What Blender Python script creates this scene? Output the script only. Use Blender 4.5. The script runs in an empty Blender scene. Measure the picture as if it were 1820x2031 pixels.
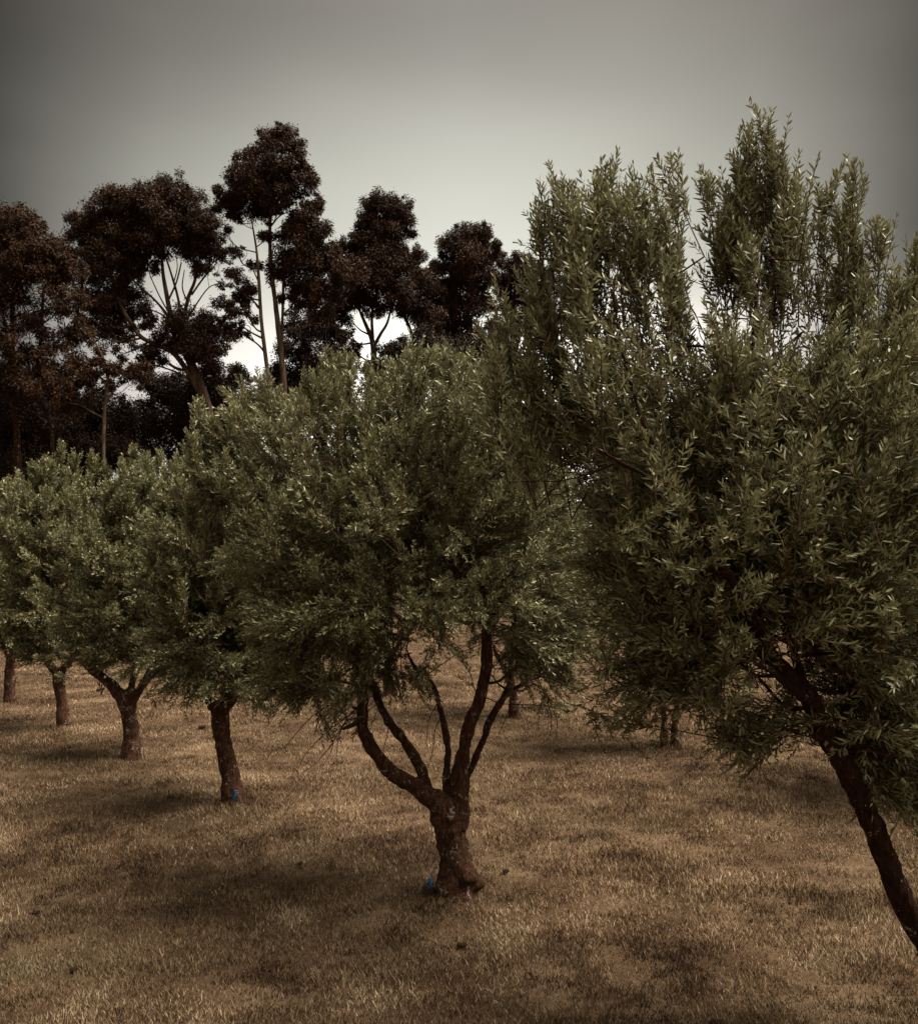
import bpy, math
import numpy as np
from mathutils import Vector

sc = bpy.context.scene
C = sc.collection
rng = np.random.default_rng(11)

# ---------------------------------------------------------------- camera
F, CX, CY = 1831.0, 910.0, 1015.5          # focal length and centre in units of a 1820 x 2031 frame
CAM_H = 2.8
PITCH = math.atan(104.5 / F)
cam = bpy.data.cameras.new("camera")
cam.sensor_fit = 'VERTICAL'; cam.sensor_height = 24.0; cam.lens = 24.0 * F / 2031.0
cam.clip_end = 3000
co = bpy.data.objects.new("camera", cam); C.objects.link(co)
co.location = (0, 0, CAM_H); co.rotation_euler = (math.pi / 2 + PITCH, 0, 0)
sc.camera = co

# ---------------------------------------------------------------- sky
SUN_EL, SUN_AZ = math.radians(64), math.radians(92)   # azimuth measured from +Y towards +X
w = bpy.data.worlds.new("World"); sc.world = w; w.use_nodes = True
nt = w.node_tree; nt.nodes.clear(); N = nt.nodes.new; L = nt.links.new
sky = N('ShaderNodeTexSky'); sky.sky_type = 'NISHITA'; sky.sun_disc = False
sky.sun_elevation = SUN_EL; sky.sun_rotation = SUN_AZ; sky.dust_density = 4; sky.air_density = 1.2
hs = N('ShaderNodeHueSaturation'); hs.inputs['Saturation'].default_value = 0.10
L(sky.outputs[0], hs.inputs['Color'])
# sky painted darker to the sides and upward as a vignette (world directions)
tc = N('ShaderNodeTexCoord')
mp = N('ShaderNodeMapping'); mp.inputs['Scale'].default_value = (1.2, 1.2, 3.5)
L(tc.outputs['Generated'], mp.inputs[0])
nz = N('ShaderNodeTexNoise'); nz.inputs['Scale'].default_value = 1.6; nz.inputs['Detail'].default_value = 3
nz.inputs['Roughness'].default_value = 0.4
L(mp.outputs[0], nz.inputs[0])
sp = N('ShaderNodeSeparateXYZ'); L(tc.outputs['Generated'], sp.inputs[0])
def sky_level_ramp(src, use_abs, amp, stops):
    a_ = N('ShaderNodeMath'); a_.operation = 'ABSOLUTE' if use_abs else 'ADD'
    L(src, a_.inputs[0])
    if not use_abs: a_.inputs[1].default_value = 0.0
    n_ = N('ShaderNodeMath'); n_.operation = 'MULTIPLY_ADD'; n_.inputs[1].default_value = amp
    L(nz.outputs[0], n_.inputs[0])
    o_ = N('ShaderNodeMath'); o_.operation = 'SUBTRACT'; o_.inputs[1].default_value = amp / 2
    L(a_.outputs[0], o_.inputs[0]); L(o_.outputs[0], n_.inputs[2])
    c_ = N('ShaderNodeValToRGB'); c_.color_ramp.interpolation = 'B_SPLINE'; e_ = c_.color_ramp.elements
    e_[0].position = stops[0][0]; e_[0].color = (*stops[0][1], 1)
    e_[1].position = stops[-1][0]; e_[1].color = (*stops[-1][1], 1)
    for p, v in stops[1:-1]: e_.new(p).color = (*v, 1)
    L(n_.outputs[0], c_.inputs[0]); return c_
rx = sky_level_ramp(sp.outputs[0], True, 0.10, [(0.0, (1, 1, 1)), (0.15, (.88, .87, .86)), (0.29, (.54, .53, .52)), (0.37, (.30, .29, .285)), (0.44, (.06, .058, .055)), (0.55, (.03, .03, .03)), (1.0, (.20, .19, .18))])
rz = sky_level_ramp(sp.outputs[2], False, 0.08, [(0.0, (1, .95, .91)), (0.17, (1.0, .94, .88)), (0.25, (.50, .475, .42)), (0.32, (.30, .295, .255)), (0.40, (.265, .26, .222)), (0.50, (.145, .135, .118)), (0.62, (.08, .075, .065)), (0.80, (.85, .80, .69)), (1.0, (1.1, 1.04, .91))])  # last stops brighten the unseen overhead sky as added fill for the leaf tops
mz = N('ShaderNodeMix'); mz.data_type = 'RGBA'; mz.blend_type = 'MULTIPLY'; mz.inputs[0].default_value = 1.0
L(rx.outputs[0], mz.inputs[6]); L(rz.outputs[0], mz.inputs[7])
# the unseen sky behind is one even grey, its level set as fill
bk = N('ShaderNodeMapRange'); bk.inputs[1].default_value = -0.15; bk.inputs[2].default_value = 0.45; L(sp.outputs[1], bk.inputs[0])
mbk = N('ShaderNodeMix'); mbk.data_type = 'RGBA'; L(bk.outputs[0], mbk.inputs[0]); mbk.inputs[6].default_value = (.14, .125, .095, 1)
L(mz.outputs[2], mbk.inputs[7])
mul = N('ShaderNodeMix'); mul.data_type = 'RGBA'; mul.blend_type = 'MULTIPLY'; mul.inputs[0].default_value = 1.0
L(hs.outputs[0], mul.inputs[6]); L(mbk.outputs[2], mul.inputs[7])
bg = N('ShaderNodeBackground'); bg.inputs['Strength'].default_value = 0.19
L(mul.outputs[2], bg.inputs[0])
wo = N('ShaderNodeOutputWorld'); L(bg.outputs[0], wo.inputs[0])

# ---------------------------------------------------------------- sun through thin cloud
sun = bpy.data.lights.new("sun", 'SUN'); sun.energy = 2.4; sun.angle = math.radians(42); sun.color = (1.0, 0.90, 0.74)
so = bpy.data.objects.new("sun", sun); C.objects.link(so)
sd = Vector((math.sin(SUN_AZ) * math.cos(SUN_EL), math.cos(SUN_AZ) * math.cos(SUN_EL), math.sin(SUN_EL)))
so.rotation_euler = sd.to_track_quat('Z', 'Y').to_euler()

sc.view_settings.view_transform = 'Standard'; sc.view_settings.look = 'None'
sc.view_settings.exposure = 1.8; sc.view_settings.gamma = 1
sc.cycles.max_bounces = 5; sc.cycles.diffuse_bounces = 1; sc.cycles.transmission_bounces = 2
sc.cycles.use_denoising = True

# ---------------------------------------------------------------- helpers
def vnoise(x, y, cell, seed):
    r = np.random.default_rng(seed).random((256, 256))
    u, v = np.asarray(x) / cell + 1000, np.asarray(y) / cell + 1000
    i, j = np.floor(u).astype(int), np.floor(v).astype(int); a, b = u - i, v - j
    a = a * a * (3 - 2 * a); b = b * b * (3 - 2 * b)
    g = lambda p, q: r[p % 256, q % 256]
    return (g(i, j) * (1 - a) + g(i + 1, j) * a) * (1 - b) + (g(i, j + 1) * (1 - a) + g(i + 1, j + 1) * a) * b

def gh(x, y):
    """height of the field"""
    x = np.asarray(x, float); y = np.asarray(y, float)
    return 0.035 * np.sin(x * 0.9 + y * 0.35) * np.cos(y * 0.6 - x * 0.2) + 0.02 * np.sin(x * 2.3 + 1.0) * np.sin(y * 1.9)

def P(x, y, Y):
    """frame position (1820 x 2031) at depth Y -> world"""
    vx = (x - CX) / F; vz = -(y - CY) / F
    s, c = math.sin(PITCH), math.cos(PITCH)
    dy = c - vz * s; dz = s + vz * c
    t = Y / dy
    return np.array((vx * t, Y, CAM_H + dz * t))

def catmull(pts, rad, n):
    pts = np.asarray(pts, float); rad = np.asarray(rad, float)
    if len(pts) < 2: return pts, rad
    p = np.vstack([2 * pts[0] - pts[1], pts, 2 * pts[-1] - pts[-2]])
    out, ro = [], []
    for i in range(len(pts) - 1):
        a, b, c, d = p[i:i + 4]
        for k in range(n):
            t = k / n
            out.append(0.5 * ((2 * b) + (-a + c) * t + (2 * a - 5 * b + 4 * c - d) * t * t + (-a + 3 * b - 3 * c + d) * t ** 3))
            ro.append(rad[i] * (1 - t) + rad[i + 1] * t)
    out.append(pts[-1]); ro.append(rad[-1])
    return np.array(out), np.array(ro)

class MB:
    """collects tubes and polygons for ONE mesh"""
    def __init__(s): s.v = []; s.f = []; s.n = 0
    def tube(s, pts, rad, sides=8, sub=4, rough=0.0, cap=True):
        pts, rad = catmull(pts, rad, sub)
        m = len(pts)
        tan = np.gradient(pts, axis=0); tan /= np.linalg.norm(tan, axis=1)[:, None] + 1e-9
        ref = np.array((0.3, 1.0, 0.2)); u = np.cross(tan, ref); u /= np.linalg.norm(u, axis=1)[:, None] + 1e-9
        v = np.cross(tan, u)
        a = np.linspace(0, 2 * np.pi, sides, endpoint=False)
        r = rad[:, None] * (1 + rough * rng.normal(size=(m, sides)))
        ring = pts[:, None] + r[..., None] * (np.cos(a)[None, :, None] * u[:, None] + np.sin(a)[None, :, None] * v[:, None])
        s.v.append(ring.reshape(-1, 3))
        i = np.arange(m - 1)[:, None] * sides; j = np.arange(sides)[None]; k = (j + 1) % sides
        s.f += (s.n + np.stack([i + j, i + k, i + sides + k, i + sides + j], -1)).reshape(-1, 4).tolist()
        if cap:
            s.f.append((s.n + np.arange(sides))[::-1].tolist()); s.f.append((s.n + (m - 1) * sides + np.arange(sides)).tolist())
        s.n += m * sides
    def ball(s, c, r, sc_=(1, 1, 1), nu=10, nv=7, rough=0.0):
        th = np.linspace(0, np.pi, nv)[1:-1]; ph = np.linspace(0, 2 * np.pi, nu, endpoint=False)
        g = [(0, 0, 1)] + [(math.sin(t) * math.cos(q), math.sin(t) * math.sin(q), math.cos(t)) for t in th for q in ph] + [(0, 0, -1)]
        g = np.array(g) * (1 + rough * rng.normal(size=(len(g), 1)))
        s.v.append(np.asarray(c) + g * r * np.array(sc_))
        n = s.n; R = len(th)
        for j in range(nu):
            k = (j + 1) % nu
            s.f.append([n, n + 1 + j, n + 1 + k])
            for i in range(R - 1):
                s.f.append([n + 1 + i * nu + j, n + 1 + (i + 1) * nu + j, n + 1 + (i + 1) * nu + k, n + 1 + i * nu + k])
            s.f.append([n + 1 + (R - 1) * nu + j, len(g) - 1 + n, n + 1 + (R - 1) * nu + k])
        s.n += len(g)
    def build(s, name, mat, parent=None, origin=(0, 0, 0), smooth=True):
        v = np.vstack(s.v) - np.asarray(origin)
        me = bpy.data.meshes.new(name); me.from_pydata(v.tolist(), [], s.f)
        me.materials.append(mat)
        if smooth: me.polygons.foreach_set('use_smooth', np.ones(len(s.f), bool))
        return link(name, me, parent, origin)

def link(name, me, parent=None, origin=(0, 0, 0)):
    o = bpy.data.objects.new(name, me); C.objects.link(o)
    if parent: o.parent = parent
    else: o.location = origin
    return o

def poly_mesh(name, V, k, mat, rnd, parent=None, origin=(0, 0, 0)):
    """V: (n, k, 3) one k-gon each, with a random number per face"""
    n = len(V)
    me = bpy.data.meshes.new(name)
    me.vertices.add(n * k); me.vertices.foreach_set('co', (V.reshape(-1, 3) - np.asarray(origin)).astype(np.float32).ravel())
    me.loops.add(n * k); me.loops.foreach_set('vertex_index', np.arange(n * k, dtype=np.int32))
    me.polygons.add(n); me.polygons.foreach_set('loop_start', np.arange(0, n * k, k, dtype=np.int32))
    me.polygons.foreach_set('loop_total', np.full(n, k, dtype=np.int32))
    me.update(calc_edges=True)
    at = me.attributes.new('rnd', 'FLOAT', 'FACE'); at.data.foreach_set('value', rnd.astype(np.float32))
    me.materials.append(mat)
    return link(name, me, parent, origin)

def unit(a): return a / (np.linalg.norm(a, axis=-1, keepdims=True) + 1e-9)

def leaf_polys(B, D, ln, wd, hexa=False, up=0.6):
    """B base, D direction, ln length, wd width -> polygons"""
    n = len(B)
    r = rng.normal(size=(n, 3)); r[:, 2] += 0.0
    nrm = rng.normal(size=(n, 3)); nrm[:, 2] = nrm[:, 2] * 0.6 + up      # blades tend to face the light
    S = unit(np.cross(D, nrm)); Nn = np.cross(S, D)
    l = ln[:, None]; wv = wd[:, None] * 0.5
    bend = Nn * l * rng.uniform(-0.12, 0.05, (n, 1))
    if hexa:
        return np.stack([B, B + D * l * .3 + S * wv, B + D * l * .68 + S * wv * .8 + bend * .5, B + D * l + bend,
                         B + D * l * .68 - S * wv * .8 + bend * .5, B + D * l * .3 - S * wv], 1), 6
    return np.stack([B, B + D * l * .45 + S * wv, B + D * l + bend * .6, B + D * l * .45 - S * wv], 1), 4

def thing(name, label, cat, loc, group=None):
    o = bpy.data.objects.new(name, None); C.objects.link(o); o.location = tuple(loc); o.empty_display_size = 0.2
    o['label'] = label; o['category'] = cat
    if group: o['group'] = group
    return o

def tag(o, label=None, cat=None, group=None, kind=None):
    if label: o['label'] = label
    if cat: o['category'] = cat
    if group: o['group'] = group
    if kind: o['kind'] = kind
    return o

# ---------------------------------------------------------------- materials
def mat_base(name, rough=0.9, spec=0.2):
    m = bpy.data.materials.new(name); m.use_nodes = True
    t = m.node_tree; b = t.nodes['Principled BSDF']
    b.inputs['Roughness'].default_value = rough; b.inputs['Specular IOR Level'].default_value = spec
    return m, t, b

def ramp(t, stops):
    r = t.nodes.new('ShaderNodeValToRGB'); e = r.color_ramp.elements
    e[0].position, e[0].color = stops[0][0], (*stops[0][1], 1)
    e[1].position, e[1].color = stops[-1][0], (*stops[-1][1], 1)
    for p, c in stops[1:-1]: e.new(p).color = (*c, 1)
    return r

def leaf_material(name, front, back, rough=0.5, spec=0.35, trans=0.12):
    """front: ramp stops over the per-leaf random number; back: colour of the underside"""
    m, t, b = mat_base(name, rough, spec)
    a = t.nodes.new('ShaderNodeAttribute'); a.attribute_name = 'rnd'
    r = ramp(t, front); t.links.new(a.outputs['Fac'], r.inputs[0])
    g = t.nodes.new('ShaderNodeNewGeometry')
    mx = t.nodes.new('ShaderNodeMix'); mx.data_type = 'RGBA'
    mf = t.nodes.new('ShaderNodeMath'); mf.operation = 'MULTIPLY'; mf.inputs[1].default_value = 0.75
    t.links.new(g.outputs['Backfacing'], mf.inputs[0]); t.links.new(mf.outputs[0], mx.inputs[0])
    t.links.new(r.outputs[0], mx.inputs[6]); mx.inputs[7].default_value = (*back, 1)
    t.links.new(mx.outputs[2], b.inputs['Base Color'])
    tr = t.nodes.new('ShaderNodeBsdfTranslucent'); t.links.new(mx.outputs[2], tr.inputs[0])
    ms = t.nodes.new('ShaderNodeMixShader'); ms.inputs[0].default_value = trans
    t.links.new(b.outputs[0], ms.inputs[1]); t.links.new(tr.outputs[0], ms.inputs[2])
    t.links.new(ms.outputs[0], t.nodes['Material Output'].inputs[0])
    return m

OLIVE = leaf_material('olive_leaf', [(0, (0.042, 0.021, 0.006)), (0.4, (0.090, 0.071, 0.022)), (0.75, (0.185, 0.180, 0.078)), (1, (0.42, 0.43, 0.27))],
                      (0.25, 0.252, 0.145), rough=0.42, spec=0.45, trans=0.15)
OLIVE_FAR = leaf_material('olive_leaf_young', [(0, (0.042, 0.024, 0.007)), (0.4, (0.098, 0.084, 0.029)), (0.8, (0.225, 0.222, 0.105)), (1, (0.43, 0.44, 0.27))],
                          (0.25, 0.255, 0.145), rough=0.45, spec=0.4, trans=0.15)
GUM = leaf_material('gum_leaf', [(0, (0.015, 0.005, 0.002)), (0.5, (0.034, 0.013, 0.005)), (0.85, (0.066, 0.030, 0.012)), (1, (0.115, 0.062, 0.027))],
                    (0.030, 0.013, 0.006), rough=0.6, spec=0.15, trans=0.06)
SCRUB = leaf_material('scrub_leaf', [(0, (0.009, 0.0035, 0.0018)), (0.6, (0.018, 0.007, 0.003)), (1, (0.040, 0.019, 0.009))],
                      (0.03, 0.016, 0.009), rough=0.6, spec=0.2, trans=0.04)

def bark_material(name, dark, mid, pale, lichen=0.0, bump=0.6, scale=1.0):
    m, t, b = mat_base(name, 0.92, 0.15)
    g = t.nodes.new('ShaderNodeNewGeometry')
    mp = t.nodes.new('ShaderNodeMapping'); mp.inputs['Scale'].default_value = (scale, scale, scale * 0.35)
    t.links.new(g.outputs['Position'], mp.inputs[0])
    n1 = t.nodes.new('ShaderNodeTexNoise'); n1.inputs['Scale'].default_value = 38; n1.inputs['Detail'].default_value = 8; n1.inputs['Roughness'].default_value = 0.7
    t.links.new(mp.outputs[0], n1.inputs[0])
    r = ramp(t, [(0.30, dark), (0.52, mid), (0.72, pale)]); t.links.new(n1.outputs[0], r.inputs[0])
    out = r.outputs[0]
    if lichen:
        n2 = t.nodes.new('ShaderNodeTexNoise'); n2.inputs['Scale'].default_value = 42; n2.inputs['Detail'].default_value = 5; n2.inputs['Roughness'].default_value = 0.6
        t.links.new(g.outputs['Position'], n2.inputs[0])
        n3 = t.nodes.new('ShaderNodeTexNoise'); n3.inputs['Scale'].default_value = 9; t.links.new(g.outputs['Position'], n3.inputs[0])
        mm = t.nodes.new('ShaderNodeMath'); mm.operation = 'MULTIPLY'; t.links.new(n2.outputs[0], mm.inputs[0]); t.links.new(n3.outputs[0], mm.inputs[1])
        rr = ramp(t, [(0.362 - 0.02 * lichen, (0, 0, 0)), (0.385 - 0.02 * lichen, (1, 1, 1))]); t.links.new(mm.outputs[0], rr.inputs[0])
        mx = t.nodes.new('ShaderNodeMix'); mx.data_type = 'RGBA'; t.links.new(rr.outputs[0], mx.inputs[0])
        t.links.new(out, mx.inputs[6]); mx.inputs[7].default_value = (0.30, 0.27, 0.22, 1); out = mx.outputs[2]
    t.links.new(out, b.inputs['Base Color'])
    bp = t.nodes.new('ShaderNodeBump'); bp.inputs['Strength'].default_value = bump; bp.inputs['Distance'].default_value = 0.045
    mp2 = t.nodes.new('ShaderNodeMapping'); mp2.inputs['Scale'].default_value = (1, 1, 0.22); t.links.new(g.outputs['Position'], mp2.inputs[0])
    fs = t.nodes.new('ShaderNodeTexNoise'); fs.inputs['Scale'].default_value = 55 * scale; fs.inputs['Detail'].default_value = 4; fs.inputs['Distortion'].default_value = 1.2
    t.links.new(mp2.outputs[0], fs.inputs[0])
    fa = t.nodes.new('ShaderNodeMath'); fa.operation = 'MULTIPLY_ADD'; fa.inputs[1].default_value = 1.4; t.links.new(fs.outputs[0], fa.inputs[0]); t.links.new(n1.outputs[0], fa.inputs[2])
    t.links.new(fa.outputs[0], bp.inputs['Height']); t.links.new(bp.outputs[0], b.inputs['Normal'])
    return m

BARK = bark_material('olive_bark', (0.014, 0.005, 0.003), (0.072, 0.032, 0.019), (0.20, 0.115, 0.080), lichen=1.0)
BARK_DARK = bark_material('olive_bark_dark', (0.007, 0.003, 0.002), (0.030, 0.012, 0.006), (0.085, 0.043, 0.026), lichen=0.5)
TWIG = bark_material('olive_twig', (0.03, 0.016, 0.010), (0.06, 0.036, 0.024), (0.12, 0.08, 0.055), bump=0.2)
GUMBARK = bark_material('gum_bark', (0.030, 0.016, 0.011), (0.085, 0.055, 0.042), (0.22, 0.175, 0.15), bump=0.3, scale=0.12)

# ---------------------------------------------------------------- the field
def ground_material():
    m, t, b = mat_base('dry_turf', 0.98, 0.05)
    g = t.nodes.new('ShaderNodeNewGeometry')
    n1 = t.nodes.new('ShaderNodeTexNoise'); n1.inputs['Scale'].default_value = 0.9; n1.inputs['Detail'].default_value = 6; n1.inputs['Roughness'].default_value = 0.62
    n2 = t.nodes.new('ShaderNodeTexNoise'); n2.inputs['Scale'].default_value = 34; n2.inputs['Detail'].default_value = 6; n2.inputs['Roughness'].default_value = 0.75
    for n in (n1, n2): t.links.new(g.outputs['Position'], n.inputs[0])
    r1 = ramp(t, [(0.30, (0.040, 0.022, 0.013)), (0.5, (0.105, 0.068, 0.042)), (0.68, (0.20, 0.138, 0.09))]); t.links.new(n1.outputs[0], r1.inputs[0])
    r2 = ramp(t, [(0.28, (0.35, 0.32, 0.30)), (0.6, (1, 1, 1))]); t.links.new(n2.outputs[0], r2.inputs[0])
    mx = t.nodes.new('ShaderNodeMix'); mx.data_type = 'RGBA'; mx.blend_type = 'MULTIPLY'; mx.inputs[0].default_value = 1
    t.links.new(r1.outputs[0], mx.inputs[6]); t.links.new(r2.outputs[0], mx.inputs[7]); t.links.new(mx.outputs[2], b.inputs['Base Color'])
    bp = t.nodes.new('ShaderNodeBump'); bp.inputs['Strength'].default_value = 0.8; bp.inputs['Distance'].default_value = 0.03
    t.links.new(n2.outputs[0], bp.inputs['Height']); t.links.new(bp.outputs[0], b.inputs['Normal'])
    return m

def grass_material():
    m, t, b = mat_base('dry_grass_blade', 0.75, 0.2)
    g = t.nodes.new('ShaderNodeNewGeometry')
    a = t.nodes.new('ShaderNodeAttribute'); a.attribute_name = 'rnd'
    n1 = t.nodes.new('ShaderNodeTexNoise'); n1.inputs['Scale'].default_value = 1.1; n1.inputs['Detail'].default_value = 5; n1.inputs['Roughness'].default_value = 0.6
    t.links.new(g.outputs['Position'], n1.inputs[0])
    ma = t.nodes.new('ShaderNodeMath'); ma.operation = 'MULTIPLY_ADD'; ma.inputs[1].default_value = 0.72; t.links.new(a.outputs['Fac'], ma.inputs[0])
    mb = t.nodes.new('ShaderNodeMath'); mb.operation = 'MULTIPLY_ADD'; mb.inputs[1].default_value = 1.9; mb.inputs[2].default_value = -0.83
    t.links.new(n1.outputs[0], mb.inputs[0]); t.links.new(mb.outputs[0], ma.inputs[2])
    r = ramp(t, [(0.0, (0.042, 0.022, 0.013)), (0.25, (0.11, 0.068, 0.042)), (0.5, (0.235, 0.155, 0.094)), (0.75, (0.40, 0.285, 0.182)), (1.0, (0.70, 0.55, 0.40))])
    t.links.new(ma.outputs[0], r.inputs[0])
    n2 = t.nodes.new('ShaderNodeTexNoise'); n2.inputs['Scale'].default_value = 0.55; n2.inputs['Detail'].default_value = 4; t.links.new(g.outputs['Position'], n2.inputs[0])
    rr = ramp(t, [(0.50, (0, 0, 0)), (0.66, (0.6, 0.6, 0.6))]); t.links.new(n2.outputs[0], rr.inputs[0])
    mx = t.nodes.new('ShaderNodeMix'); mx.data_type = 'RGBA'; mx.inputs[7].default_value = (0.115, 0.095, 0.050, 1)
    t.links.new(rr.outputs[0], mx.inputs[0]); t.links.new(r.outputs[0], mx.inputs[6]); t.links.new(mx.outputs[2], b.inputs['Base Color'])
    return m

def field():
    xs = np.concatenate([[-900, -400, -200, -100, -60], np.linspace(-40, 40, 161), [60, 100, 200, 400, 900]])
    ys = np.concatenate([[-300, -100, -40], np.linspace(-10, 60, 141), [80, 120, 200, 400, 1200]])
    X, Y = np.meshgrid(xs, ys); Z = gh(X, Y)
    fade = np.clip((90 - np.hypot(X, Y)) / 40, 0, 1); Z = Z * fade
    v = np.stack([X, Y, Z], -1).reshape(-1, 3); nx = len(xs)
    f = [[j * nx + i, j * nx + i + 1, (j + 1) * nx + i + 1, (j + 1) * nx + i] for j in range(len(ys) - 1) for i in range(nx - 1)]
    me = bpy.data.meshes.new('ground'); me.from_pydata(v.tolist(), [], f); me.materials.append(ground_material())
    me.polygons.foreach_set('use_smooth', np.ones(len(f), bool))
    tag(link('ground', me), kind='structure')

def grass():
    n = 1700000
    Y = 4.3 * (46 / 4.3) ** (rng.random(n) ** 1.15)
    X = (rng.random(n) * 2 - 1) * (Y * 0.56 + 1.0)
    # tufting: keep blades where a cell noise is high
    cell = np.clip(.5 * vnoise(X, Y, .07, 1) + .5 * vnoise(X, Y, .22, 2), 0, 1); cell = np.clip((cell - .2) / .55, 0, 1)
    keep = rng.random(n) < 0.12 + 0.88 * cell ** 1.3
    X, Y, cell = X[keep], Y[keep], cell[keep]; n = len(X)
    jitter = rng.normal(size=n) * 0.03; X = X + jitter
    Z = gh(X, Y)
    patch = .55 * vnoise(X, Y, .6, 3) + .45 * vnoise(X, Y, 1.9, 4)
    h = rng.uniform(0.018, 0.055, n) * (0.6 + 0.5 * cell) * (0.6 + 0.8 * patch); tall = rng.random(n) < 0.022; h[tall] *= rng.uniform(1.5, 2.4, tall.sum())
    for x0, y0 in ((0, 8.0), (-2.67, 10.9), (-4.8, 13.6), (-6.9, 16.1), (3.03, 5.45), (3.37, 14.2), (1.03, 17.2)):
        h *= 1 + 0.9 * np.exp(-((X - x0) ** 2 + (Y - y0) ** 2) / .09)
    wd = (0.0016 + 0.00018 * Y) * rng.uniform(0.7, 1.5, n); wd[tall] *= 0.7
    az = rng.uniform(0, 2 * np.pi, n); lean = rng.uniform(0.1, 1.0, n) * h
    base = np.stack([X, Y, Z - 0.004], -1); side = np.stack([np.cos(az), np.sin(az), np.zeros(n)], -1) * wd[:, None]
    az2 = rng.uniform(0, 2 * np.pi, n)
    tip = base + np.stack([np.cos(az2) * lean, np.sin(az2) * lean, h], -1)
    mid = base + (tip - base) * 0.55 + np.stack([np.zeros(n), np.zeros(n), h * 0.12], -1)
    V = np.stack([base - side, base + side, mid + side * .6, tip, mid - side * .6], 1)
    o = poly_mesh('grass', V, 5, grass_material(), np.clip(rng.random(n) * .75 + .35 * (vnoise(X, Y, .3, 5) - .15), 0, 1))
    tag(o, 'short dry straw coloured grass covering the whole field', 'grass', kind='stuff')

field(); grass()

# ---------------------------------------------------------------- olive trees
def bark_finish(o, voxel, disp):
    r = o.modifiers.new('fuse', 'REMESH'); r.mode = 'VOXEL'; r.voxel_size = voxel; r.use_smooth_shade = True
    s = o.modifiers.new('smooth', 'SMOOTH'); s.factor = 0.5; s.iterations = 3
    tx = bpy.data.textures.new('bark_lumps', 'CLOUDS'); tx.noise_scale = disp * 5; tx.noise_depth = 3
    d = o.modifiers.new('lumps', 'DISPLACE'); d.texture = tx; d.strength = disp * 1.7; d.mid_level = 0.5; d.texture_coords = 'LOCAL'

def branch_points(limbs):
    pts, rad = [], []
    for p, r in limbs:
        q, s = catmull(p, r, 5); pts.append(q); rad.append(s)
    return np.vstack(pts), np.concatenate(rad)

def c0x(c0, Y0): return CX + c0[0] / Y0 * F

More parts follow.
